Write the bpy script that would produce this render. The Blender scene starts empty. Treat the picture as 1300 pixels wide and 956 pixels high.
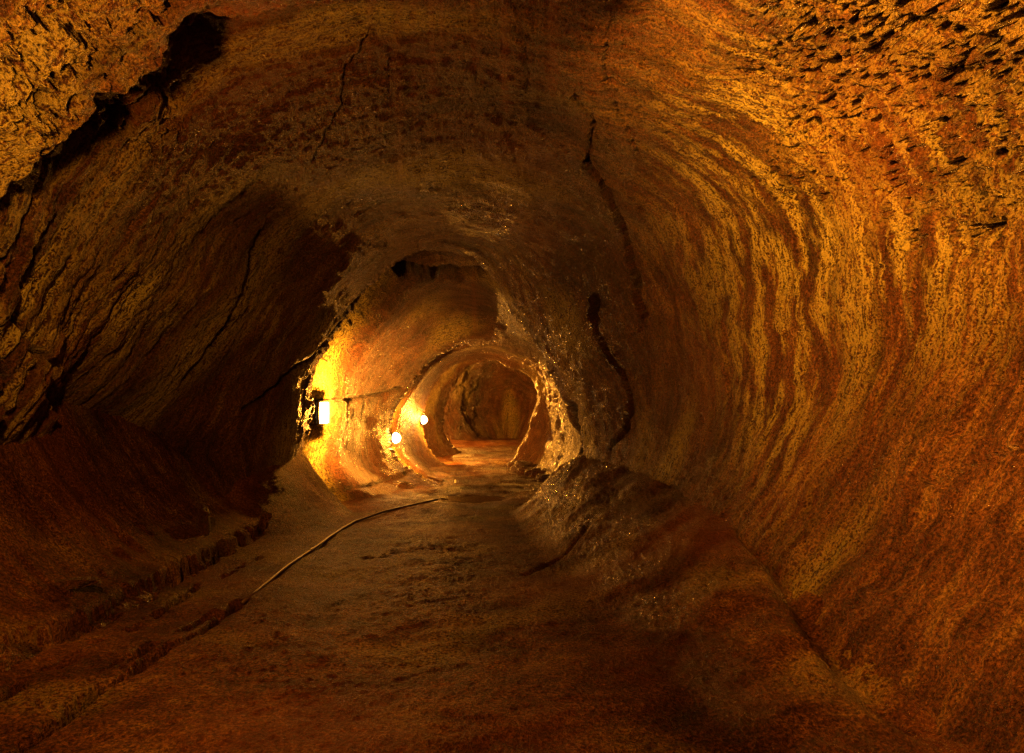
import bpy, bmesh, math, random
import numpy as np

random.seed(7)
C = bpy.context.scene.collection
F, CX, HY, EYE = 865.0, 650.0, 510.0, 1.5      # focal length in photo pixels, optical axis, horizon, eye height

def at(px, py, Y):
    """world X, Z of a photo pixel on a cross-section Y metres ahead"""
    return ((px - CX) * Y / F, EYE - (py - HY) * Y / F)

# ------------------------------------------------------------------ noise
def _hash(ix, iy, iz, seed):
    h = (ix.astype(np.uint32) * np.uint32(374761393)) ^ (iy.astype(np.uint32) * np.uint32(668265263)) \
        ^ (iz.astype(np.uint32) * np.uint32(2147483647 - 19)) ^ np.uint32((seed * 1442695041 + 97) & 0xffffffff)
    h = (h ^ (h >> np.uint32(13))) * np.uint32(1274126177)
    h = h ^ (h >> np.uint32(16))
    return h

def noise(x, y, z=0.0, seed=0):
    """gradient noise, about -1..1"""
    x = np.asarray(x, np.float32); y = np.asarray(y, np.float32)
    x, y, z = np.broadcast_arrays(x, y, np.asarray(z, np.float32))
    fx, fy, fz = np.floor(x), np.floor(y), np.floor(z)
    ix, iy, iz = fx.astype(np.int64), fy.astype(np.int64), fz.astype(np.int64)
    x, y, z = x - fx, y - fy, z - fz
    u, v, w = [t * t * t * (t * (t * 6 - 15) + 10) for t in (x, y, z)]
    def g(a, b, c):
        h = _hash(ix + a, iy + b, iz + c, seed)
        gx = ((h & np.uint32(1023)).astype(np.float32) / 511.5 - 1)
        gy = (((h >> np.uint32(10)) & np.uint32(1023)).astype(np.float32) / 511.5 - 1)
        gz = (((h >> np.uint32(20)) & np.uint32(1023)).astype(np.float32) / 511.5 - 1)
        return gx * (x - a) + gy * (y - b) + gz * (z - c)
    def l(a, b, t): return a + (b - a) * t
    return 1.5 * l(l(l(g(0,0,0), g(1,0,0), u), l(g(0,1,0), g(1,1,0), u), v),
                   l(l(g(0,0,1), g(1,0,1), u), l(g(0,1,1), g(1,1,1), u), v), w)

def fbm(x, y, z=0.0, seed=0, octaves=4, gain=0.5):
    s, a, f = 0, 1.0, 1.0
    for k in range(octaves):
        s = s + a * noise(np.asarray(x) * f, np.asarray(y) * f, np.asarray(z) * f, seed + k)
        a *= gain; f *= 2.03
    return s

def ridge(x, y, z=0.0, seed=0, octaves=3, gain=0.5):
    s, a, f = 0, 1.0, 1.0
    for k in range(octaves):
        s = s + a * (1 - 2.2 * np.abs(noise(np.asarray(x) * f, np.asarray(y) * f, np.asarray(z) * f, seed + k)))
        a *= gain; f *= 2.03
    return s

def sst(a, b, x):
    t = np.clip((x - a) / (b - a), 0, 1)
    return t * t * (3 - 2 * t)

def segdist(px, py, poly):
    d = np.full(px.shape, 1e9, np.float32)
    for (ax, ay), (bx, by) in zip(poly[:-1], poly[1:]):
        vx, vy = bx - ax, by - ay
        t = np.clip(((px - ax) * vx + (py - ay) * vy) / (vx * vx + vy * vy), 0, 1)
        d = np.minimum(d, np.hypot(px - ax - t * vx, py - ay - t * vy))
    return d

# ------------------------------------------------------------------ mesh helpers
def grid_mesh(name, P, uv, mask, mat, flip=False, close=False):
    nr, nc = P.shape[:2]
    me = bpy.data.meshes.new(name)
    me.vertices.add(nr * nc)
    me.vertices.foreach_set('co', P.reshape(-1, 3).astype(np.float32).ravel())
    i = np.arange(nr * nc).reshape(nr, nc)
    q = np.stack([i[:-1, :-1], i[:-1, 1:], i[1:, 1:], i[1:, :-1]], -1).reshape(-1, 4)
    if flip: q = q[:, ::-1]
    n = len(q)
    me.loops.add(n * 4); me.polygons.add(n)
    me.loops.foreach_set('vertex_index', q.ravel().astype(np.int32))
    me.polygons.foreach_set('loop_start', np.arange(0, n * 4, 4, dtype=np.int32))
    me.polygons.foreach_set('use_smooth', np.ones(n, bool))
    u = me.uv_layers.new(name='flow')
    u.data.foreach_set('uv', uv.reshape(-1, 2)[q.ravel()].astype(np.float32).ravel())
    for k, m in mask.items():
        a = me.attributes.new(k, 'FLOAT', 'POINT')
        a.data.foreach_set('value', np.ascontiguousarray(m, np.float32).ravel())
    me.update(); me.validate()
    me.materials.append(mat)
    o = bpy.data.objects.new(name, me); C.objects.link(o)
    return o

def tag(o, label, cat=None, group=None, kind=None):
    o['label'] = label
    if cat: o['category'] = cat
    if group: o['group'] = group
    if kind: o['kind'] = kind
    return o

def link(name, bm, mat, parent=None, smooth=False):
    me = bpy.data.meshes.new(name)
    bmesh.ops.recalc_face_normals(bm, faces=bm.faces)
    bm.to_mesh(me); bm.free()
    if smooth: me.polygons.foreach_set('use_smooth', [True] * len(me.polygons))
    me.materials.append(mat)
    o = bpy.data.objects.new(name, me); C.objects.link(o)
    if parent: o.parent = parent
    return o

def add_box(bm, c, s, bevel=0.0):
    r = bmesh.ops.create_cube(bm, size=1)
    for v in r['verts']:
        v.co = (c[0] + v.co.x * s[0], c[1] + v.co.y * s[1], c[2] + v.co.z * s[2])
    if bevel:
        es = list({e for v in r['verts'] for e in v.link_edges})
        bmesh.ops.bevel(bm, geom=es, offset=bevel, segments=2, affect='EDGES')

def add_tube(bm, pts, r, seg=10, cap=True):
    from mathutils import Vector
    pts = [Vector(p) for p in pts]
    rings = []
    for k, p in enumerate(pts):
        t = (pts[min(k + 1, len(pts) - 1)] - pts[max(k - 1, 0)]).normalized()
        up = Vector((0, 0, 1)) if abs(t.z) < .9 else Vector((1, 0, 0))
        a = t.cross(up).normalized(); b = a.cross(t).normalized()
        rings.append([bm.verts.new(p + a * (r * math.cos(2 * math.pi * j / seg)) + b * (r * math.sin(2 * math.pi * j / seg))) for j in range(seg)])
    for A, B in zip(rings[:-1], rings[1:]):
        for j in range(seg):
            bm.faces.new((A[j], A[(j + 1) % seg], B[(j + 1) % seg], B[j]))
    if cap:
        bm.faces.new(rings[0][::-1]); bm.faces.new(rings[-1])

# ------------------------------------------------------------------ materials
class N:
    def __init__(s, mat):
        mat.use_nodes = True; s.t = mat.node_tree; s.t.nodes.clear()
    def n(s, typ, **kw):
        nd = s.t.nodes.new(typ)
        for k, v in kw.items():
            if k.startswith('i_'):
                nd.inputs[k[2:].replace('_', ' ')].default_value = v
            else: setattr(nd, k, v)
        return nd
    def l(s, a, b): s.t.links.new(a, b)
    def math(s, op, a, b=None, c=None):
        nd = s.n('ShaderNodeMath', operation=op)
        for k, v in enumerate((a, b, c)):
            if v is None: continue
            if isinstance(v, (int, float)): nd.inputs[k].default_value = v
            else: s.l(v, nd.inputs[k])
        return nd.outputs[0]
    def noise(s, vec, scale, detail=3, rough=.55, dist=0.0):
        nd = s.n('ShaderNodeTexNoise'); nd.inputs['Scale'].default_value = scale
        nd.inputs['Detail'].default_value = detail; nd.inputs['Roughness'].default_value = rough
        nd.inputs['Distortion'].default_value = dist
        s.l(vec, nd.inputs['Vector']); return nd.outputs['Fac']
    def mapping(s, vec, scale):
        nd = s.n('ShaderNodeMapping'); nd.inputs['Scale'].default_value = scale
        s.l(vec, nd.inputs['Vector']); return nd.outputs[0]
    def ramp(s, fac, stops):
        nd = s.n('ShaderNodeValToRGB'); e = nd.color_ramp.elements
        while len(e) < len(stops): e.new(.5)
        for el, (p, c) in zip(e, stops):
            el.position = p; el.color = (*c, 1) if len(c) == 3 else c
        s.l(fac, nd.inputs[0]); return nd.outputs[0]
    def mix(s, f, a, b, mode='MIX'):
        nd = s.n('ShaderNodeMix', data_type='RGBA', blend_type=mode)
        if isinstance(f, (int, float)): nd.inputs[0].default_value = f
        else: s.l(f, nd.inputs[0])
        for k, v in ((6, a), (7, b)):
            if isinstance(v, tuple): nd.inputs[k].default_value = (*v, 1)
            else: s.l(v, nd.inputs[k])
        return nd.outputs[2]

def rock_material(name, tone=1.0, rough=(.16, .46), bump=1.0, stretch=(2.4, 22.0), band_s=(1.3, 8.0), grain_s=(32, 62), spec=.45):
    m = bpy.data.materials.new(name); t = N(m)
    out = t.n('ShaderNodeOutputMaterial'); b = t.n('ShaderNodeBsdfPrincipled')
    t.l(b.outputs[0], out.inputs[0])
    co = t.n('ShaderNodeTexCoord'); ob = co.outputs['Object']
    uv = t.n('ShaderNodeUVMap', uv_map='flow').outputs[0]
    # flow lines run round the tube: stretched noise in the (round, along) coordinates
    fl = t.noise(t.mapping(uv, (stretch[0], stretch[1], 1)), 1.0, 5, .62, .06)
    fl2 = t.noise(t.mapping(uv, (stretch[0] * 3.4, stretch[1] * 2.4, 1)), 1.0, 4, .6, .08)
    big = t.noise(ob, .9, 4, .55)
    band = t.noise(t.mapping(uv, (band_s[0], band_s[1], 1)), 1.0, 5, .68, .06)
    grain = t.noise(t.mapping(uv, (grain_s[0], grain_s[1], 1)), 1.0, 4, .65, .1)
    iso = t.noise(ob, 60, 4, .66)
    fine = t.noise(ob, 150, 2, .6)
    mixn = t.math('ADD', t.math('MULTIPLY', band, .46), t.math('ADD', t.math('MULTIPLY', fl, .26), t.math('MULTIPLY', big, .28)))
    base = t.ramp(mixn, [(.38, (.05 * tone, .017 * tone, .010 * tone)), (.48, (.15 * tone, .050 * tone, .024 * tone)),
                   (.55, (.27 * tone, .105 * tone, .042 * tone)), (.64, (.48 * tone, .28 * tone, .09 * tone))])
    gi = t.math('ADD', t.math('MULTIPLY', grain, .35), t.math('MULTIPLY', iso, .65))
    sp = t.ramp(gi, [(.38, (.06, .055, .05)), (.48, (.62, .6, .6)), (.58, (2.0, 1.95, 1.8))])
    col = t.mix(.85, base, sp, 'MULTIPLY')
    ocr = t.n('ShaderNodeAttribute', attribute_name='ochre').outputs['Fac']
    om = t.math('MULTIPLY', ocr, t.ramp(t.math('ADD', t.math('MULTIPLY', fl2, .5), t.math('MULTIPLY', iso, .5)), [(.45, (0, 0, 0)), (.53, (1, 1, 1))]))
    col = t.mix(om, col, (.46, .385, .10))
    rst = t.n('ShaderNodeAttribute', attribute_name='rust_tint_and_light_trails').outputs['Fac']
    col = t.mix(t.math('MULTIPLY', rst, .7), col, (.27, .075, .028))
    crack_shade = t.n('ShaderNodeAttribute', attribute_name='shaded').outputs['Fac']    # shade inside the cracks, painted near black
    col = t.mix(crack_shade, col, (.010, .005, .003))
    t.l(col, b.inputs['Base Color'])
    rr = t.ramp(fine, [(.40, (rough[0],) * 3), (.50, (rough[1],) * 3)])
    wet = t.n('ShaderNodeAttribute', attribute_name='wet').outputs['Fac']
    rr = t.mix(wet, rr, t.ramp(fine, [(.42, (.12,) * 3), (.56, (.34,) * 3)]))
    t.l(rr, b.inputs['Roughness'])
    t.l(t.math('MULTIPLY_ADD', wet, .55, spec), b.inputs['Specular IOR Level'])
    vo = t.n('ShaderNodeTexVoronoi', feature='F1'); vo.inputs['Scale'].default_value = 34
    t.l(t.mapping(ob, (1, 1, .7)), vo.inputs['Vector'])
    h = t.math('MULTIPLY', fl, .035)
    h = t.math('ADD', h, t.math('MULTIPLY', fl2, .022))
    h = t.math('ADD', h, t.math('MULTIPLY', band, .06))
    h = t.math('ADD', h, t.math('MULTIPLY', vo.outputs['Distance'], .012))
    h = t.math('ADD', h, t.math('MULTIPLY', grain, .030))
    h = t.math('ADD', h, t.math('MULTIPLY', iso, .060))
    h = t.math('ADD', h, t.math('MULTIPLY', fine, .034))
    bp = t.n('ShaderNodeBump'); bp.inputs['Strength'].default_value = 1.0
    bp.inputs['Distance'].default_value = bump
    t.l(h, bp.inputs['Height']); t.l(bp.outputs[0], b.inputs['Normal'])
    return m

def simple(name, col, rough=.5, metal=0.0, bump=0.0):
    m = bpy.data.materials.new(name); t = N(m)
    out = t.n('ShaderNodeOutputMaterial'); b = t.n('ShaderNodeBsdfPrincipled'); t.l(b.outputs[0], out.inputs[0])
    ob = t.n('ShaderNodeTexCoord').outputs['Object']
    nz = t.noise(ob, 30, 4)
    t.l(t.ramp(nz, [(.35, tuple(c * .6 for c in col)), (.65, col)]), b.inputs['Base Color'])
    b.inputs['Roughness'].default_value = rough; b.inputs['Metallic'].default_value = metal
    if bump:
        bp = t.n('ShaderNodeBump'); bp.inputs['Distance'].default_value = bump
        t.l(nz, bp.inputs['Height']); t.l(bp.outputs[0], b.inputs['Normal'])
    return m

M_WALL = rock_material('wall_rock', .36)
M_FLOOR = rock_material('floor_rock', .36, (.42, .68), .8, (9.0, 12.0), (1.6, 2.0), (40, 50), .08)
M_METAL = simple('painted_metal', (.055, .05, .045), .45, .6)
M_RUSTY = simple('rusty_metal', (.07, .035, .02), .5, .5, .004)
M_CABLE = simple('cable_rubber', (.03, .028, .026), .5)

AMBER = (1.0, .355, .030)
def lamp_glass():
    m = bpy.data.materials.new('lit_lamp_glass'); t = N(m)
    out = t.n('ShaderNodeOutputMaterial'); e = t.n('ShaderNodeEmission')
    e.inputs[0].default_value = (1.0, .74, .36, 1); e.inputs[1].default_value = 26
    t.l(e.outputs[0], out.inputs[0]); return m
M_GLASS = lamp_glass()

def water():
    m = bpy.data.materials.new('puddle_water'); t = N(m)
    out = t.n('ShaderNodeOutputMaterial'); b = t.n('ShaderNodeBsdfPrincipled'); t.l(b.outputs[0], out.inputs[0])
    b.inputs['Base Color'].default_value = (.02, .011, .006, 1); b.inputs['Roughness'].default_value = .22; b.inputs['Specular IOR Level'].default_value = .25
    bp = t.n('ShaderNodeBump'); bp.inputs['Distance'].default_value = .002
    t.l(t.noise(t.n('ShaderNodeTexCoord').outputs['Object'], 9, 2), bp.inputs['Height']); t.l(bp.outputs[0], b.inputs['Normal'])
    return m
M_WATER = water()

# ------------------------------------------------------------------ the tube
NT = 1500
TH = np.radians(np.linspace(-72, 252, NT))

def ring(cx, cz, pts, smooth=2.2):
    """closed outline -> radius at each angle round (cx, cz)"""
    a = np.array([math.atan2(z - cz, x - cx) for x, z in pts]); r = np.array([math.hypot(x - cx, z - cz) for x, z in pts])
    k = np.argsort(a); a, r = a[k], r[k]
    aa = np.concatenate([a - 2 * np.pi, a, a + 2 * np.pi]); rr = np.concatenate([r, r, r])
    g = np.radians(np.arange(-90, 270, .5)); v = np.interp(g, aa, rr)
    w = int(smooth * 4) * 2 + 1; ker = np.hanning(w + 2)[1:-1]; ker /= ker.sum()
    v = np.convolve(np.concatenate([v[-w:], v, v[:w]]), ker, 'same')[w:-w]
    return np.interp(TH, g, v)

def pxs(Y, pts): return [at(x, y, Y) for x, y in pts]

W0 = [(2.9,1.8),(2.85,2.6),(2.4,3.5),(1.4,4.15),(0,4.4),(-1.3,4.2),(-2.3,3.6),(-2.9,2.8),(-3.2,1.9),(-3.35,1.0),(-3.1,.3),(-2.5,-.2),(0,-.5),(2.0,-.25),(2.45,.4),(2.75,1.1)]
W4a = [(2.85,1.9),(2.75,2.6),(2.3,3.4),(1.5,4.0),(.8,4.08),(0,3.98),(-.9,3.86),(-1.66,3.74),(-2.02,3.42),(-2.42,3.0),(-3.05,2.6),(-3.38,2.1),(-3.52,1.5),(-3.4,1.0),(-3.2,.4),(-2.6,-.2),(0,-.5),(1.5,-.15),(2.0,.35),(2.55,1.1)]
W4b = [(2.8,1.9),(2.7,2.6),(2.25,3.4),(1.3,4.05),(0,4.35),(-1.1,4.35),(-2.05,4.1),(-2.55,3.65),(-3.0,3.1),(-3.25,2.6),(-3.45,2.1),(-3.5,1.5),(-3.6,1.0),(-3.3,.4),(-2.6,-.2),(0,-.5),(1.45,-.15),(1.95,.35),(2.5,1.1)]
W6 = [(2.35,1.9),(2.3,2.6),(1.9,3.35),(1.1,3.9),(0,4.15),(-1.2,4.1),(-2.3,3.7),(-3.05,3.0),(-3.5,2.2),(-3.7,1.5),(-3.95,1.0),(-3.7,.5),(-3,0),(-2,-.3),(0,-.5),(1.4,-.1),(1.8,.5),(2.15,1.2)]
W75 = [(1.78,1.9),(1.55,2.6),(1.05,3.2),(.3,3.62),(-.6,3.85),(-1.5,3.75),(-2.3,3.35),(-2.9,2.7),(-3.3,2.0),(-3.5,1.3),(-3.8,.8),(-3.7,.4),(-3.2,-.2),(-1,-.5),(.8,-.1),(1.45,.6),(1.7,1.2)]
RIM1 = pxs(9.3, [(735,565),(725,535),(716,500),(700,468),(672,425),(645,392),(622,352),(600,336),(575,328),(545,325),(515,334),(490,350),(470,372),(450,398),(428,430),(410,462),(404,492),(403,520),(396,550),(386,574),(388,592),(402,615),(430,642),(470,672),(560,690),(650,680),(715,620)])
RIM2 = pxs(12.3, [(718,560),(714,515),(700,478),(680,456),(650,444),(600,438),(565,451),(540,470),(526,490),(512,510),(500,533),(497,560),(507,582),(530,600),(560,614),(620,626),(680,618),(706,596)])
RIM3 = pxs(16.0, [(672,530),(682,505),(674,478),(646,464),(612,455),(580,462),(562,474),(548,500),(541,520),(539,548),(545,568),(560,584),(600,592),(645,586),(660,560)])

def grow(r, d): return r + d
r1 = ring(-1.0, 1.5, RIM1, 1.6); r2 = ring(-.64, 1.1, RIM2, 1.6); r3 = ring(-.83, .9, RIM3, 1.6)
left = .5 - .5 * np.cos(TH); up = np.clip(np.sin(TH), 0, 1); rgt = np.clip(np.cos(TH), 0, 1)
KEYS = [   # Y, cx, cz, radius
 (-7.0, -.3, 1.5, ring(-.3, 1.5, W0) * .95), (-2.0, -.3, 1.5, ring(-.3, 1.5, W0)), (1.5, -.3, 1.5, ring(-.3, 1.5, W0)),
 (3.95, -.3, 1.5, ring(-.3, 1.5, W4a)), (4.12, -.3, 1.5, ring(-.3, 1.5, W4b)), (6.0, -.35, 1.5, ring(-.35, 1.5, W6)),
 (7.5, -.65, 1.5, ring(-.65, 1.5, W75)), (8.9, -.93, 1.5, r1 + .07), (9.3, -1.0, 1.5, r1),
 (9.42, -.98, 1.5, r1 + .14 + .14 * left + .14 * up - .05 * rgt), (9.95, -.94, 1.45, r1 + .10 + .14 * left + .12 * up),
 (10.45, -.88, 1.38, (r1 * .72 + r2 * .28) + .06 + .10 * up),
 (11.4, -.75, 1.22, (r1 * .33 + r2 * .67) + .10), (12.05, -.66, 1.12, r2 + .03), (12.3, -.64, 1.1, r2),
 (12.42, -.65, 1.1, r2 + .22 + .1 * up), (12.85, -.66, 1.09, r2 + .18 + .05 * up), (13.25, -.68, 1.07, r2 * .92 + r3 * .08 + .04 + .15 * rgt), (15.2, -.78, .95, r2 * .4 + r3 * .6 + .12 + .15 * rgt),
 (16.0, -.83, .9, r3), (16.15, -.83, .9, r3 + .28), (17.6, -.78, .95, r3 + .45 + .15 * rgt), (19.5, -.62, .95, r3 * 1.02 + .05), (19.62, -.62, .95, r3 * 1.02 + .04), (19.85, -.6, 1.0, r3 + .45 + .3 * left), (22.3, -.5, 1.15, r3 + .55 + .9 * left),
 (25.5, -.3, 1.1, r3 + .2), (26.9, -.25, .7, r3 * .75), (27.6, -.25, -.9, r3 * .02)]

def rows():
    ys = [-7.0]
    while ys[-1] < 27.6:
        y = ys[-1]
        if y < 1.2: d = .05
        else:
            d = .0042 * y * (1 - .5 * (4.6 < y < 9.0))
            for s, h in ((4.03, .14), (9.34, .12), (12.33, .12), (16.05, .12)):
                if abs(y - s) < h: d *= .35
        ys.append(y + d)
    return np.array(ys)
YS = rows()
ky = np.array([k[0] for k in KEYS])
def pchip(V):
    """monotone cubic along Y for an array V[key, ...]"""
    h = np.diff(ky); dl = (V[1:] - V[:-1]) / h.reshape(-1, *[1] * (V.ndim - 1))
    m = np.zeros_like(V)
    a, b = dl[:-1], dl[1:]
    ok = a * b > 0
    m[1:-1] = np.where(ok, 2 * a * b / np.where(ok, a + b, 1), 0)
    m[0], m[-1] = dl[0], dl[-1]
    i = np.clip(np.searchsorted(ky, YS) - 1, 0, len(ky) - 2)
    t = ((YS - ky[i]) / h[i]).reshape(-1, *[1] * (V.ndim - 1)); hh = h[i].reshape(t.shape)
    return (V[i] * (2 * t**3 - 3 * t**2 + 1) + m[i] * hh * (t**3 - 2 * t**2 + t) + V[i + 1] * (-2 * t**3 + 3 * t**2) + m[i + 1] * hh * (t**3 - t**2))
R = pchip(np.array([k[3] for k in KEYS])); CXs = pchip(np.array([k[1] for k in KEYS]))[:, None]; CZs = pchip(np.array([k[2] for k in KEYS]))[:, None]
Yg = np.repeat(YS[:, None], NT, 1); Tg = np.repeat(TH[None], len(YS), 0)
# rims are not flat rings: shift them a little back and forth along the tube
wob = (.16 * noise(Tg * 1.3, Yg * .12, 3.3, 5) + .05 * noise(Tg * 6, Yg * .3, 1.3, 6)) * (1 - .8 * sst(7.5, 9, Yg) * sst(1.6, 2.2, Tg))
Yw = Yg + wob * sst(3, 4.5, Yg)
ct, st_ = np.cos(Tg), np.sin(Tg)
X = CXs + R * ct; Z = CZs + R * st_
PX = CX + F * X / np.maximum(Yw, .3); PY = HY - F * (Z - EYE) / np.maximum(Yw, .3)
A = Tg * 2.6                                                    # metres round the tube
warp = .20 * noise(A * .5, Yg * .5, 0, 11) + .05 * noise(A * 1.7, Yg * 1.7, 0, 12)
S = Yg + warp
sec1 = 1 - sst(9.15, 9.35, Yg)
lw = sst(2.2, 2.9, Tg) * sec1                                    # the left wall
D = .16 * fbm(X * .55, Yw * .55, Z * .55, 21, 2) * (1 - .6 * sst(8.3, 9.3, Yg) * sec1) * np.where(Yg > 9, .6, 1)
D += np.where(ct > .25, .016, .026) * (1 - .45 * np.clip(np.sin(Tg) * 1.3 - .3, 0, 1)) * (1 - .8 * sst(500, 580, PY) * lw) * ridge(S * 2.0 + .3 * noise(A * 1.2, S, 0, 30), A * .6, 0, 31, 3) + .012 * fbm(X * 4, Yw * 4, Z * 4, 41, 3)
D *= np.where(Yg > 9.36, .55, 1)
D += .013 * ridge(S * 6.5, A * 2.0, 0, 51, 3) * np.where(Yg > 9.36, .6, 1)                    # flow strings
D += .012 * fbm(X * 14, Yw * 14, Z * 14, 61, 3, .7) * (1 - .85 * sst(6.5, 9, Yg))
# heavy hanging folds low on the left wall
fold = lw * sst(190, 420, PY + 60 * noise(PX * .01, PY * .01, 0, 3)) * (.25 + .75 * (1 - sst(110, 240, PX))) * (1 - sst(330, 420, PX)) * (1 - sst(520, 600, PY))
rf = ridge(S * 3.1, A * .5, 4.2, 71, 3, .55)
D += fold * (.075 * rf - .045)
D += fold * .03 * ridge(X * 2.6, Yw * 2.6, Z * 2.6, 75, 3)
# broken blocky crust at the foot of the left wall and by the first rim
blk = lw * (1 - sst(5.8, 6.8, Yg)) * sst(420, 520, PY) * sst(.0, .4, noise(PX * .02, PY * .02, 0, 81) + .3)
D += blk * (1 - sst(8, 9, Yg)) * .05 * np.round(2 * fbm(X * 2.2, Yw * 2.2, Z * 2.2, 82, 3)) * .5
# the dark undercut behind the bench
def blob(cx, cy, rx, ry, rot=0):
    c, s = math.cos(rot), math.sin(rot); dx, dy = PX - cx, PY - cy
    u, v = (dx * c + dy * s) / rx, (-dx * s + dy * c) / ry
    return np.exp(-(u * u + v * v))
front = sec1 * (Yg > 1.2)
nz = noise(PX * .018, PY * .018, 0, 91) * 14
def inpoly(bl): return bl * front
D += .55 * inpoly(blob(175, 560, 95, 52, -.35)) + .22 * inpoly(blob(120, 500, 26, 60, .2)) + .16 * inpoly(blob(15, 600, 30, 40))
D += .22 * inpoly(blob(258, 60, 22, 42, .55)) - .10 * inpoly(blob(735, 430, 90, 130))
# blade-like ribs above the undercut
rib = inpoly(blob(300, 470, 110, 90, -.3)) * (1 - sst(6.6, 7.6, Yg))
D += rib * .06 * ridge(S * 3.4, A * .7, 8.8, 95, 2)
# cracks
CK = np.zeros_like(X)  # mask for the shade painted along the deeper cracks
def crack(poly, w, depth, lip=0.0, jit=5, sec=None):
    global D, CK
    s = front if sec is None else sec
    j = noise(PX * .05, PY * .05, 0, 101) * jit + noise(PX * .18, PY * .18, 0, 102) * jit * .4
    d = segdist(PX + j, PY - j, poly)
    ww = w * (.7 + .8 * np.abs(noise(PX * .03, PY * .03, 0, 103)))
    D = D + s * depth * np.exp(-(d / ww) ** 2)
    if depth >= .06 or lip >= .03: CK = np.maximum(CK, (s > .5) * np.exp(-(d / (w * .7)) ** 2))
    if lip:
        sgn = segdist(PX + j + 9, PY - j + 3, poly) < segdist(PX + j - 9, PY - j - 3, poly)
        D = D - s * lip * np.where(sgn, 1, 0) * np.exp(-(d / (w * 9)) ** 2)
crack([(728,118),(757,148),(745,205)], 1.9, .03, .025, 3)
crack([(745,205),(773,250),(793,300),(803,350),(816,400)], 2.6, .26, .03, 3)
crack([(755,378),(763,425),(786,462),(803,505),(795,545),(778,572)], 1.6, .2, .03, 4)
crack([(753,378),(757,400)], 3, .25, 0, 3)
crack([(1035,430),(1040,380),(1108,470),(1094,515)][2:], 2, .05, .015)
crack([(923,420),(930,470),(924,505)], 2, .05, .01)
crack([(1180,190),(1215,235),(1240,290),(1262,325)], 2.2, .06, .02)
crack([(710,530),(728,512),(738,575)][1:], 4, .10, .02)
crack([(470,55),(440,95),(430,140),(395,200)], 2.4, .03, .02)
crack([(475,50),(500,75),(490,130)], 2, .015)
crack([(560,80),(600,90),(625,140),(655,210),(680,270)], 3.5, .012, .01)
crack([(640,0),(668,60),(670,110)], 3, .012, .01); 
crack([(770,40),(775,90),(790,130),(810,190)], 4, .015, .015)
crack([(1150,620),(1210,600),(1290,565)], 3, .05, .02); crack([(1298,440),(1300,500)], 5, .12)
crack([(250,480),(275,430),(300,380),(340,300)], 4, .07, .03)
crack([(340,560),(320,520),(380,470),(430,420),(470,365)][1:], 5, .08, .04)
crack([(140,180),(155,150),(200,120)], 6, .1); crack([(0,330),(40,270),(85,180),(110,120)], 5, .09, .04)
crack([(60,300),(30,360),(40,430),(90,480),(110,560)], 5, .12, .05); crack([(0,420),(25,480),(20,540)], 4, .08, .03)
# pocked crust of the upper right
pr = front * sst(.15, .75, sst(820, 1150, PX) * (1 - sst(180, 420, PY)) + .35 * noise(PX * .012, PY * .012, 0, 111))
pit = fbm(X * 9, Yw * 9, Z * 9, 112, 3, .6)
pit2 = fbm(X * 4.5, Yw * 4.5, Z * 4.5, 113, 4, .65)
corner = sst(900, 1300, PX) * (1 - sst(0, 330, PY))
D += pr * (.10 * sst(.42, .6, pit2 + .5 * corner) + .04 * sst(.2, .4, fbm(X * 22, Yw * 22, Z * 22, 114, 2, .6) + .3 * corner))
D += pr * (.075 * sst(.28, .55, pit + .22 * sst(1000, 1300, PX) * (1 - sst(0, 260, PY))) + .018 * ridge(X * 12, Yw * 12, Z * 12, 115, 2))
pl = front * sst(.3, .8, (1 - sst(180, 300, PX)) * (1 - sst(130, 260, PY)) + .3 * noise(PX * .015, PY * .015, 0, 116))
D += pl * (.10 * sst(.2, .45, pit2) + .07 * sst(.25, .5, pit) + .05 * fbm(X * 3.3, Yw * 3.3, Z * 3.3, 117, 3))
# horizontal ledge line on the wall of the second chamber, hollow under the roof of the first rim
s2 = ((Yg > 9.4) & (Yg < 12.2)) * 1.0
crack([(405,508),(450,506),(490,500),(512,494)], 2.5, .06, 0, 2, s2 * (ct < 0))
crack([(505,345),(560,350),(612,352)], 6, .22, 0, 3, s2)
crack([(440,620),(480,612),(520,600)], 3, .05, 0, 3, s2 * (ct < 0))
# rubble-like blocks on the right of the third chamber
s3 = sst(12.4, 12.7, Yg) * (1 - sst(15.7, 16, Yg)) * sst(.1, .6, ct)
strip_ = sst(9.42, 9.55, Yg) * (1 - sst(10.35, 10.6, Yg)) * sst(.3, .8, left)
D += strip_ * .035 * fbm(X * 7, Yw * 7, Z * 7, 119, 3, .6) + .035 * sst(10.30, 10.40, Yg + .12 * noise(A * 3, 0, 0, 118)) * (1 - sst(10.40, 10.9, Yg)) * sst(.3, .8, left) * -1
D += s3 * (.05 * ridge(X * 1.8, Yw * 1.6, Z * 1.8, 121, 3) - .12)
sf = sst(16.2, 17, Yg)
D += sf * (.04 * ridge(X * .8, Yw * .6, Z * .8, 131, 3) + .10 * fbm(X * 1.6, Yw * 1.2, Z * 1.6, 135, 4, .6)) + .03 * sf * ridge(S * 1.6, A * .8, 0, 137, 3)
# ragged lip where the rims break off
for s, w in ((4.0, .18), (9.3, .14), (12.3, .12), (16.0, .12)):
    lip = np.exp(-((Yg - s) / w) ** 2)
    D += lip * (.028 * fbm(Tg * 14, Yg * 3, s, 141, 3) + .03 * noise(Tg * 40, Yg * 6, s, 145))
cap = sst(27.6, 26.5, Yg) if False else 1 - sst(26.3, 27.5, Yg)
R2 = R + D * cap
X = CXs + R2 * ct; Z = CZs + R2 * st_
Yd = Yw + .02 * fbm(X * 6, Yg * 6, Z * 6, 151, 2) * sst(1, 3, Yg)
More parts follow.
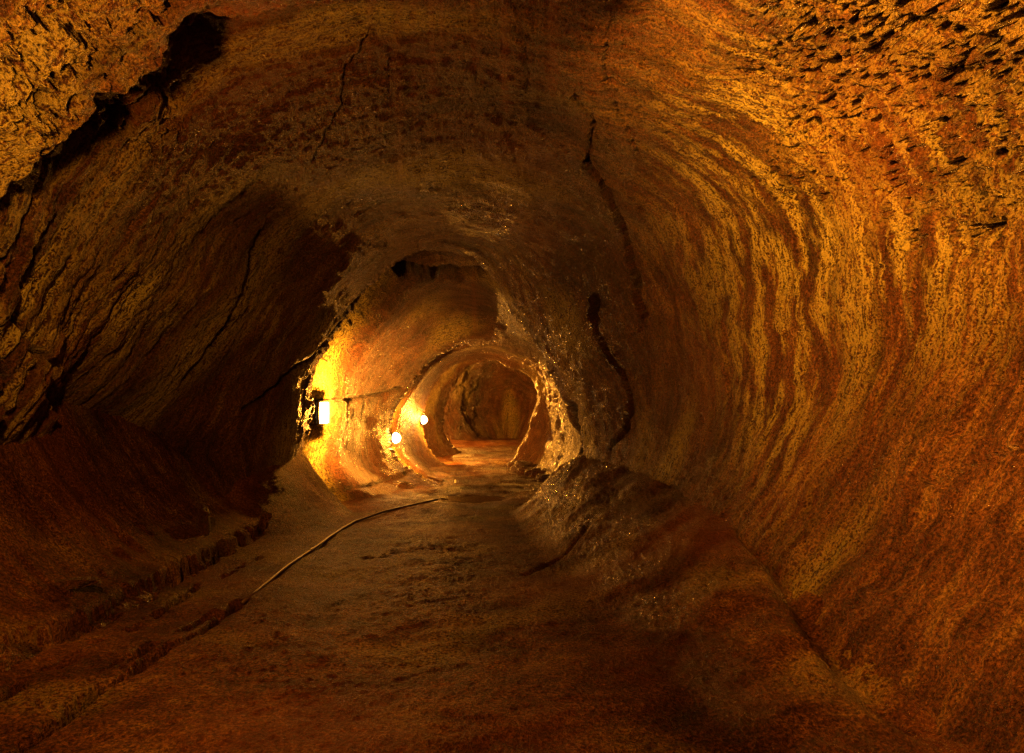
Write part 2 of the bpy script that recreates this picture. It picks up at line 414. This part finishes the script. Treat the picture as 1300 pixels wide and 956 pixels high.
# ochre mineral crust, part of it painted gold light, and red-brown tint, part of it painted light trails
och = np.zeros_like(X)
area = .8 * blob(1110, 270, 190, 180) + .8 * blob(930, 160, 90, 150) + .5 * blob(990, 500, 60, 170) + .4 * blob(60, 110, 110, 110) \
    + .9 * blob(180, 385, 34, 75, .35) + .7 * blob(248, 365, 22, 60, .4) + .9 * blob(60, 420, 90, 170) + .5 * blob(330, 400, 40, 60) + .5 * blob(640, 375, 25, 40)  # the patch on the left folds paints in raking gold light
och = np.clip(area, 0, 1.2) * sst(.0, .55, fbm(S * 7.5, A * 1.3, 0, 158, 4, .6) + .25) * front
och = np.maximum(och, .38 * np.maximum(pr, .5 * pl) * sst(-.2, .3, fbm(X * 3, Yw * 3, Z * 3, 159, 3))); och = np.maximum(och, .55 * sst(.1, .5, noise(S * 1.3, A * .35, 0, 161)) * (.8 + .2 * sec1))
for s0, s1 in ((9.42, 10.28), (12.4, 13.1)):                     # pale crust behind the rims, colour raised to paint in lamp glow
    och = np.maximum(och, sst(s0 - .05, s0 + .05, Yg) * (1 - sst(s1 - .25, s1 + .05, Yg)) * sst(1.9, 2.3, Tg + .3 * noise(A * 2, S * 4, 0, 165)))
wetw = np.clip(blob(740, 400, 120, 200) + .8 * blob(620, 250, 200, 80) + .25 * sst(9.4, 9.8, Yg), 0, 1) * sst(-.3, .4, noise(X * 2, Yw * 2, Z * 2, 166))
rust_tint_and_light_trails = np.zeros_like(X)
for pl_, w in (([(505,0),(506,215)], 7), ([(525,0),(527,160)], 5), ([(548,0),(550,120)], 6), ([(470,0),(471,90)], 5), ([(640,0),(642,150)], 6), ([(700,0),(703,110)], 8), ([(600,0),(603,90)], 5), ([(378,0),(380,255)], 3), ([(560,0),(562,60)], 4), ([(600,350),(603,420)], 3),
               ):
    rust_tint_and_light_trails = np.maximum(rust_tint_and_light_trails, .28 * np.exp(-(segdist(PX, PY, pl_) / w) ** 2))  # vertical lines paint in the light trails of falling drops
rust_tint_and_light_trails = np.maximum(rust_tint_and_light_trails, .3 * sec1 * sst(.1, .6, noise(X * .7, Yw * .7, Z * .7, 171)))
P = np.stack([X, Yd, Z], -1); UV = np.stack([A, S], -1)
del PX, PY

def cut(name, r0, r1_, c0, c1, label, cat):
    sl = (slice(r0, r1_ + 1), slice(c0, c1 + 1))
    o = grid_mesh(name, P[sl], UV[sl], {'ochre': och[sl], 'rust_tint_and_light_trails': rust_tint_and_light_trails[sl], 'wet': wetw[sl], 'shaded': CK[sl]}, M_WALL)
    return tag(o, label, cat, kind='structure')
def row(y): return int(np.searchsorted(YS, y))
def col(deg): return int(np.searchsorted(TH, math.radians(deg)))
e1, e2, e3 = row(9.36), row(12.36), row(16.07); last = len(YS) - 1
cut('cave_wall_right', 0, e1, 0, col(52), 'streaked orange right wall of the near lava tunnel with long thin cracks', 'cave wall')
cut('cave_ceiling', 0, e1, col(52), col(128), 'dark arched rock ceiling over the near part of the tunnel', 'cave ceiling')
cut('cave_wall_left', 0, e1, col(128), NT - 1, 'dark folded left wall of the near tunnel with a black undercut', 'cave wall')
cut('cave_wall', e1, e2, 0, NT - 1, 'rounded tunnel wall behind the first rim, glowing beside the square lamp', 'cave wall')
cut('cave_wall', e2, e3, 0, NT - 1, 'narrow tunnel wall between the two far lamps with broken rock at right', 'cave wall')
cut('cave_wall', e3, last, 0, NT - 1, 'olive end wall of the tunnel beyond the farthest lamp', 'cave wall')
# wall closing the tube behind the viewer
bm = bmesh.new()
k = np.linspace(0, NT - 1, 60).astype(int); vs = [bm.verts.new(P[0, i]) for i in k]; c0 = bm.verts.new((-.3, -7.6, 1.6))
for a_, b_ in zip(vs[:-1], vs[1:]): bm.faces.new((a_, b_, c0))
tag(link('cave_end_wall', bm, M_WALL), 'rough rock closing the tunnel behind the viewer', 'cave wall', kind='structure')

# ------------------------------------------------------------------ the floor: centre track, left bench, right bank
fy = [-7.0]
while fy[-1] < 27.3: fy.append(fy[-1] + (.06 if fy[-1] < 1.5 else .0038 * fy[-1] + .002))
fy = np.array(fy); NX = 1150
fx0 = np.linspace(0, 1, NX)
Yf = np.repeat(fy[:, None], NX, 1)
xl = np.interp(fy, [-7, 4, 6, 8, 9.3, 9.6, 12.3, 27.6], [-4.1, -4.2, -4.5, -4.2, -3.4, -3.0, -2.6, -3.4])[:, None]
xr = np.interp(fy, [-7, 4, 6, 8, 9.3, 9.6, 12.3, 27.6], [3.2, 3.0, 2.6, 2.2, 1.5, 1.3, 1.3, 2.2])[:, None]
Xf = xl + (xr - xl) * fx0[None]
PXf = CX + F * Xf / np.maximum(Yf, .3); PYf = HY + F * EYE / np.maximum(Yf, .3)
near = 1 - sst(9.15, 9.42, Yf + .08 * noise(Xf * 5, Yf, 0, 5))
H = .03 * fbm(Xf * .8, Yf * .8, 0, 201, 3) + .010 * fbm(Xf * 3.5, Yf * 3.5, 0, 205, 4, .55)
jag = .05 * noise(Yf * 2.1, 0, 0, 211) + .045 * noise(Yf * 9, 0, 0, 212) + .010 * noise(Yf * 22, Xf * 3, 0, 213)
edge = -2.84 + jag + .12 * sst(7.5, 9, Yf)
t = edge - Xf                                                   # metres left of the bench edge
bench = np.where(t > 0, .10 + .28 * t + .62 * t * t, 0) * sst(0, .035, t)
bank9 = np.interp(Yf, [0, 7.6, 9.2], [0, 0, 1])
bt = np.clip(-2.15 - Xf, 0, 3)
bench = np.maximum(bench * (1 - .3 * bank9), bank9 * (.9 * bt + .5 * bt * bt))
crestx = np.interp(Yf, [0, 3.2, 4.0, 4.6, 5.8, 7.3, 9.2], [1.9, 1.66, 1.66, 1.74, 1.84, 1.56, 1.0])
crestz = np.interp(Yf, [0, 2.4, 3.3, 4.0, 4.6, 5.8, 7.3, 9.2], [0, .02, .07, .17, .30, .52, .68, .84])
crestx = crestx + (.07 * noise(Yf * 1.6, 0, 0, 291) + .03 * noise(Yf * 6, 0, 0, 292)) * near
footx = np.interp(Yf, [0, 3.0, 3.8, 5.5, 7.2, 9.2], [1.3, .95, .80, .42, .16, -.05])
m = np.clip((Xf - footx) / (crestx - footx), 0, None)
mound = np.where(m < 1, crestz * (m * m * (2.2 - 1.2 * m) * .35 + .65 * np.sin(np.clip(m, 0, 1) * np.pi / 2) ** 1.5), crestz * (1 - .28 * np.clip(m - 1, 0, 9) ** 1.2))
H += near * (bench + mound)
H += near * sst(.05, .4, bank9 * bt) * (.018 * ridge(Xf * 1.6, Yf * 1.6, 0, 281, 3) + .010 * fbm(Xf * 5, Yf * 5, 0, 285, 3))
strm = near * sst(0.02, .3, m) * (m < 1.6)
H += strm * (.011 * ridge(Xf * 3 + Yf * 1.2, Yf * 2.6 - Xf * 2, 0, 221, 3) + .010 * ridge(Xf * 13, Yf * 10, 0, 225, 2))
bn = near * sst(0, .1, t)
H += bn * (.004 * ridge(Xf * 2.4, Yf * 5 + Xf * 2, 0, 231, 3) + .02 * fbm(Xf * 4, Yf * 1.2, 0, 235, 2) * .6)
# ropy arcs and grit on the track
H += (1 - strm) * (1 - bn) * (.004 * ridge(Xf * 1.9 + .5 * np.sin(Yf * 1.1), Yf * 4.2 + Xf * Xf * 2.6, 0, 241, 3) + .003 * ridge(Xf * 9, Yf * 9, 0, 243, 3))
grit = sst(-.1, .5, noise(Xf * .9, Yf * .9, 0, 295))
H += (.010 * sst(.38, .6, noise(Xf * 13, Yf * 13, 0, 296)) + .006 * sst(.3, .5, noise(Xf * 27, Yf * 27, 0, 297))) * grit
H += .0022 * fbm(Xf * 34, Yf * 34, 0, 247, 2)
def fcrack(poly, w, depth, broken=0.0, seed=0):
    """broken crack on the floor: poly in metres"""
    global H
    j = .05 * noise(Xf * 3, Yf * 3, 0, 251 + seed) + .02 * noise(Xf * 14, Yf * 14, 0, 252 + seed)
    d = segdist(Xf + j, Yf + j, poly)
    k = sst(broken - .15, broken + .15, noise(Xf * 2.5, Yf * 4.2, 0, 253 + seed) + .6 * noise(Xf * 11, Yf * 11, 0, 254 + seed)) if broken else 1
    H = H - depth * k * np.exp(-(d / w) ** 2)
fcrack([(-2.95,3.3),(-2.82,4.6),(-2.80,5.6),(-2.9,7.2),(-2.85,7.8)], .045, .42, -.08)
fcrack([(-2.62,3.3),(-2.55,4.6),(-2.5,5.6),(-2.45,6.6)], .03, .22, .12, 10)
fcrack([(-2.15,2.9),(-2.12,3.65),(-2.05,4.5),(-2.02,5.1)], .028, .24, 0, 20)
fcrack([(-2.32,3.4),(-2.2,4.3),(-2.1,5.0)], .028, .2, .1, 30)
fcrack([(-1.4,6.6),(-.8,6.9),(-.5,6.8)], .08, .035, .1, 40)
fcrack([(.1,5.9),(.5,6.4),(.75,6.9)], .03, .03, 0, 50)
gully = np.exp(-((Xf - crestx - .12) / .10) ** 2) * near * sst(2.5, 3.5, Yf)
H -= .10 * gully
# hollow with the puddle; step lines farther down the tunnel
H -= .06 * np.exp(-(((Xf + .52) / .62) ** 2 + ((Yf - 10.7) / .5) ** 2) ** 2)
far = sst(9.3, 10.5, Yf)
H += far * (.03 * fbm(Xf * 1.1, Yf * 1.4, 0, 261, 3) + .02 * ridge(Xf * 1.2, Yf * 2.2, 0, 263, 2))
H += .10 * np.exp(-((Yf - 20.3 - .3 * noise(Xf, 0, 0, 4)) / .5) ** 2) + .12 * np.exp(-((Yf - 24) / .6) ** 2)
ochf = .18 * sst(.1, .5, noise(Xf * 1.3, Yf * 1.6, 0, 271)); rustf = .22 * sst(0, .6, noise(Xf * .8, Yf * .8, 0, 272))
wetf = np.clip(strm * (1 - .6 * sst(1.2, 1.6, m)) + .35 * far, 0, 1) * sst(-.4, .3, noise(Xf * 2.5, Yf * 2.5, 0, 273))
Pf = np.stack([Xf, Yf, H], -1); UVf = np.stack([Xf, Yf], -1)
def fslice(name, c0, c1, label):
    sl = (slice(0, None), slice(c0, c1 + 1))
    return tag(grid_mesh(name, Pf[sl], UVf[sl], {'ochre': ochf[sl], 'rust_tint_and_light_trails': rustf[sl], 'wet': wetf[sl]}, M_FLOOR), label, 'ground', kind='structure')
fslice('cave_floor', 0, NX - 1, 'moist brown lava floor with a cracked bench at left and a ridge at right')

def floor_z(x, y):
    r = int(np.clip(np.searchsorted(fy, y), 0, len(fy) - 1)); a, b = xl[r, 0], xr[r, 0]
    return float(H[r, int(np.clip((x - a) / (b - a) * (NX - 1), 0, NX - 1))])

# puddle: a thin uneven sheet lying in its hollow
bm = bmesh.new()
vs = []
for j in range(72):
    a = 2 * math.pi * j / 72; q = 1 + .13 * math.sin(3 * a + 1) + .09 * math.sin(7 * a) + .04 * math.sin(13 * a + 2)
    vs.append(bm.verts.new((-.52 + .60 * q * math.cos(a), 10.7 + .42 * q * math.sin(a), 0)))
bm.faces.new(vs)
pz = float(np.mean([floor_z(-.52 + .5 * math.cos(a), 10.7 + .36 * math.sin(a)) for a in np.linspace(0, 6.28, 24)]))
o = link('puddle', bm, M_WATER); o.location.z = pz + .004
tag(o, 'small dark puddle of still water on the floor past the first rim', 'puddle', kind='structure')

# ------------------------------------------------------------------ things
def empty(name, loc, rz, label, cat, group=None):
    o = bpy.data.objects.new(name, None); C.objects.link(o); o.empty_display_size = .2
    o.location = loc; o.rotation_euler = (0, 0, rz)
    return tag(o, label, cat, group)

def make_lamp(name='tunnel_lamp'):
    """square floodlight, lens facing local -Y"""
    root = empty(name, (0, 0, 0), 0, '', 'lamp', 'floodlights along the left side of the tunnel')
    bm = bmesh.new(); add_box(bm, (0, .035, 0), (.29, .06, .33), .012)
    for k in range(5): add_box(bm, (-.11 + k * .055, .075, 0), (.012, .03, .26))
    link('housing', bm, M_METAL, root)
    bm = bmesh.new()
    for sx in (-1, 1): add_box(bm, (sx * .145, -.012, 0), (.02, .03, .34), .003)
    for sz in (-1, 1): add_box(bm, (0, -.012, sz * .160), (.266, .03, .02), .003)
    link('frame', bm, M_METAL, root)
    bm = bmesh.new(); add_box(bm, (0, -.003, 0), (.262, .008, .296), .002)
    link('lens', bm, M_GLASS, root)
    bm = bmesh.new(); add_tube(bm, [(-.155, .03, -.05), (-.155, .07, -.12), (-.15, .12, -.17)], .009, 8)
    add_tube(bm, [(.155, .03, -.05), (.155, .07, -.12), (.15, .12, -.17)], .009, 8); add_box(bm, (0, .125, -.17), (.32, .014, .035), .003)
    link('bracket', bm, M_METAL, root)
    bm = bmesh.new(); add_tube(bm, [(0, .11, -.12), (.02, .16, -.2), (.01, .2, -.3), (-.03, .22, -.42)], .008, 8)
    link('cable', bm, M_CABLE, root)
    return root
def copy_tree(o, parent=None):
    c = o.copy(); C.objects.link(c); c.parent = parent
    for ch in list(o.children):
        if ch.type != 'LIGHT': copy_tree(ch, c)
    return c
proto = make_lamp()

def make_round_lamp(name='tunnel_lamp'):
    """round bulkhead lamp with a domed glass and wire guard, glass facing local -Y"""
    root = empty(name, (0, 0, 0), 0, '', 'lamp', 'floodlights along the left side of the tunnel')
    def disc(bm, y0, y1, r0, r1, seg=28):
        A = [bm.verts.new((r0 * math.cos(2 * math.pi * k / seg), y0, r0 * math.sin(2 * math.pi * k / seg))) for k in range(seg)]
        B = [bm.verts.new((r1 * math.cos(2 * math.pi * k / seg), y1, r1 * math.sin(2 * math.pi * k / seg))) for k in range(seg)]
        for k in range(seg): bm.faces.new((A[k], A[(k + 1) % seg], B[(k + 1) % seg], B[k]))
        bm.faces.new(A[::-1]); bm.faces.new(B)
    bm = bmesh.new(); disc(bm, .10, .02, .085, .11); disc(bm, .02, 0, .12, .12); link('housing', bm, M_METAL, root)
    bm = bmesh.new(); bmesh.ops.create_uvsphere(bm, u_segments=28, v_segments=16, radius=.095)
    for v in bm.verts: v.co.y *= 1.05
    link('glass', bm, M_GLASS, root, True)
    bm = bmesh.new()
    for a in (0, math.pi / 2):
        add_tube(bm, [(.112 * math.cos(t) * math.cos(a), -.118 * math.sin(t), .112 * math.cos(t) * math.sin(a)) for t in np.linspace(0, math.pi, 15)], .0035, 6)
    link('guard', bm, M_METAL, root)
    bm = bmesh.new(); add_tube(bm, [(0, .07, -.08), (.01, .1, -.16), (-.02, .15, -.3), (-.01, .18, -.42)], .007, 8)
    link('cable', bm, M_CABLE, root)
    return root
round_proto = make_round_lamp()

LAMPS = [  # position, heading and dip of the lens, watts, beam (degrees), label, distance of the bulb in front of the lens
 ((at(410, 524, 9.80)[0], 9.80, at(410, 524, 9.80)[1]), 1.32, 0, 120, 0, 'nearest lit lamp, square white floodlight in a dark frame on the first rim', .11),
 ((at(502, 556, 12.68)[0], 12.68, at(502, 556, 12.68)[1]), 1.1, 0, 60, 0, 'middle lit lamp, round glass glaring low on the left behind the second rim', .15),
 ((at(537, 533, 15.85)[0], 15.85, at(537, 533, 15.85)[1]), 1.25, 0, 150, 0, 'farthest lit lamp, small bright round light before the end of the tunnel', .20),
 ((-1.85, 1.6, 3.52), 1.80, -3, 7400, 112, 'floodlight high on the left wall beside the viewer, aimed across at the right wall', .12),
 ((-1.98, 2.3, 2.62), 2.75, 0, 400, 0, 'floodlight on the left wall just outside the view', .12),
 ((-2.9, -3.2, 2.4), 1.3, 0, 210, 0, 'unseen fill floodlight added on the left wall behind the viewer', .22),  # added fill to lift the floor and ambient light
 ((-2.82, 22.4, 1.7), 1.3, 0, 1300, 0, 'floodlight hidden at left in the end of the tunnel', .22),
]
for i, (loc, rz, dip, power, beam, label, off) in enumerate(LAMPS):
    o = proto if i == 0 else round_proto if i == 1 else copy_tree(round_proto if i == 2 else proto)
    o.location = loc; o.rotation_euler = (0, 0, rz); o['label'] = label
    if i == 2: far_lamp = o
    ld = bpy.data.lights.new('lamp_light', 'SPOT' if beam else 'POINT'); ld.energy = power; ld.color = AMBER; ld.shadow_soft_size = .2 if i == 3 else .06
    lo = bpy.data.objects.new('lamp_light', ld); C.objects.link(lo); lo.parent = o; lo.location = (0, -off, 0)
    if beam:
        ld.spot_size = math.radians(beam); ld.spot_blend = 1; lo.rotation_euler = (math.radians(-90 + dip), 0, 0)

# the two nearer lamps throw most of their light on down the tunnel, past the rims that hold them
for lamp, watts, aim in ((proto, 1700, (-.5, 1, .12)), (round_proto, 650, (-.3, 1, 0)), (far_lamp, 1500, (.25, 1, -.15))):
    ld = bpy.data.lights.new('lamp_beam', 'SPOT'); ld.energy = watts; ld.color = AMBER; ld.shadow_soft_size = .05
    ld.spot_size = math.radians(160); ld.spot_blend = .6
    lo = bpy.data.objects.new('lamp_beam', ld); C.objects.link(lo); lo.parent = lamp; lo.location = (0, -.16 if lamp is not far_lamp else -.30, 0)
    from mathutils import Vector, Quaternion
    q = Vector(aim).to_track_quat('-Z', 'Y')
    lo.rotation_euler = (Quaternion((0, 0, 1), -lamp.rotation_euler.z) @ q).to_euler()

# conduit lying along the left side of the track
def strip(name, pts, r, label, group):
    root = empty(name, (pts[0][0], pts[0][1], floor_z(*pts[0])), 0, label, 'pipe', group)
    from mathutils import Vector
    full = []
    for (a, b) in zip(pts[:-1], pts[1:]):
        n = max(2, int(math.dist(a, b) / .25))
        for k in range(n): full.append((a[0] + (b[0] - a[0]) * k / n, a[1] + (b[1] - a[1]) * k / n))
    full.append(pts[-1])
    zs = [floor_z(x, y) for x, y in full]
    zs = [max(zs[max(0, k - 1):k + 2]) * .5 + sum(zs[max(0, k - 2):k + 3]) / len(zs[max(0, k - 2):k + 3]) * .5 for k in range(len(zs))]
    p3 = [Vector((x, y, z + r * .75)) - root.location for (x, y), z in zip(full, zs)]
    bm = bmesh.new(); add_tube(bm, p3, r, 10); link('pipe', bm, M_RUSTY, root, True)
    for k in range(6, len(p3) - 3, 10):
        d = (p3[k + 1] - p3[k]).normalized()
        bm = bmesh.new(); add_tube(bm, [p3[k] - d * .035, p3[k] + d * .035], r * 1.35, 12); link('coupling', bm, M_RUSTY, root)
    return root
strip('conduit_pipe', [(-2.0,5.05),(-2.02,6.2),(-1.98,7.4),(-1.94,8.4),(-1.72,9.1),(-1.40,9.7),(-1.12,10.2)], .015,
      'long rusty conduit pipe lying along the left of the floor', 'conduit pipes on the floor')
strip('conduit_pipe', [(-2.05,14.2),(-1.75,13.4),(-1.55,13.0),(-1.28,12.55)], .024,
      'short rusty conduit pipe on the floor below the farther lamps', 'conduit pipes on the floor')

# loose rocks
def rock(loc, size, seed, label, rz=0, tilt=0):
    bm = bmesh.new(); bmesh.ops.create_icosphere(bm, subdivisions=4, radius=1)
    co = np.array([v.co[:] for v in bm.verts])
    n_ = 1 + .35 * noise(co[:, 0] * 1.1 + seed, co[:, 1] * 1.1, co[:, 2] * 1.1, seed) + .10 * fbm(co[:, 0] * 3 + seed, co[:, 1] * 3, co[:, 2] * 3, seed + 4, 3)
    co = np.sign(co) * np.abs(co) ** .8 * n_[:, None]
    co = np.round(co * 3.2 + .4 * noise(co[:, 0] * 2, co[:, 1] * 2, co[:, 2] * 2, seed)[:, None]) / 3.2 * .45 + co * .55
    for v, c in zip(bm.verts, co): v.co = (c[0] * size[0], c[1] * size[1], c[2] * size[2])
    o = link('loose_rock', bm, M_WALL, None, True)
    o.location = loc; o.rotation_euler = (tilt, 0, rz)
    return tag(o, label, 'rock', 'loose rocks on the tunnel floor')
RK = [((-3.12, 6.9), (.06, .10, .17), 'small upright slab of rock standing on the left bench', .3, .4),
      ((-3.1, 4.75), (.20, .06, .035), 'flat splinter of rock lying on the left bench', .5, 0),
      ((.28, 14.3), (.26, .3, .14), 'big dark boulder against the right wall near the far lamps', .4, .2),
      ((.52, 13.6), (.2, .24, .12), 'medium boulder right of the floor, nearer than the big boulder', 1.2, .1),
      ((.62, 12.9), (.14, .16, .09), 'small boulder at the right foot of the second rim', 2.0, 0),
      ((.12, 15.3), (.22, .16, .10), 'low flat boulder at right, farthest of the fallen rocks', .2, 0),
      ((.45, 11.4), (.16, .09, .035), 'flat stone at the right edge of the floor past the puddle', 1.2, 0)]
for i, ((x, y), s, lab, rz, ti) in enumerate(RK):
    rock((x, y, floor_z(x, y) + s[2] * .45), s, 300 + i * 7, lab, rz, ti)
# a pale marker peg on the floor beyond the puddle
px_, pz_ = at(578, 613, 12.4)
bm = bmesh.new(); add_box(bm, (0, 0, .03), (.035, .035, .06), .006)
o = link('marker_peg', bm, simple('pale_paint', (.75, .72, .65), .3)); o.location = (px_, 12.4, floor_z(px_, 12.4) - .005)
tag(o, 'tiny pale marker peg standing on the floor just beyond the puddle', 'marker')

# ------------------------------------------------------------------ camera, world, view
cam = bpy.data.cameras.new('camera'); cam.sensor_width = 36; cam.lens = 36 * F / 1300
cam.shift_x = 0; cam.shift_y = (HY - 478) / 1300; cam.clip_start = .05; cam.clip_end = 200
co = bpy.data.objects.new('camera', cam); C.objects.link(co)
co.location = (0, 0, EYE); co.rotation_euler = (math.radians(90), 0, 0)
sc = bpy.context.scene; sc.camera = co
w = bpy.data.worlds.new('World'); sc.world = w; w.use_nodes = True
w.node_tree.nodes['Background'].inputs[0].default_value = (.02, .012, .006, 1)
w.node_tree.nodes['Background'].inputs[1].default_value = .1
sc.view_settings.view_transform = 'Standard'; sc.view_settings.look = 'None'
sc.view_settings.exposure = .35; sc.view_settings.gamma = 1; sc.view_settings.use_curve_mapping = False
sc.cycles.use_denoising = True; sc.cycles.denoising_prefilter = 'NONE'
sc.cycles.max_bounces = 5; sc.cycles.diffuse_bounces = 3; sc.cycles.glossy_bounces = 2
sc.cycles.sample_clamp_indirect = 3; sc.cycles.sample_clamp_direct = 0; sc.cycles.blur_glossy = .4
sc.cycles.caustics_reflective = False; sc.cycles.caustics_refractive = False
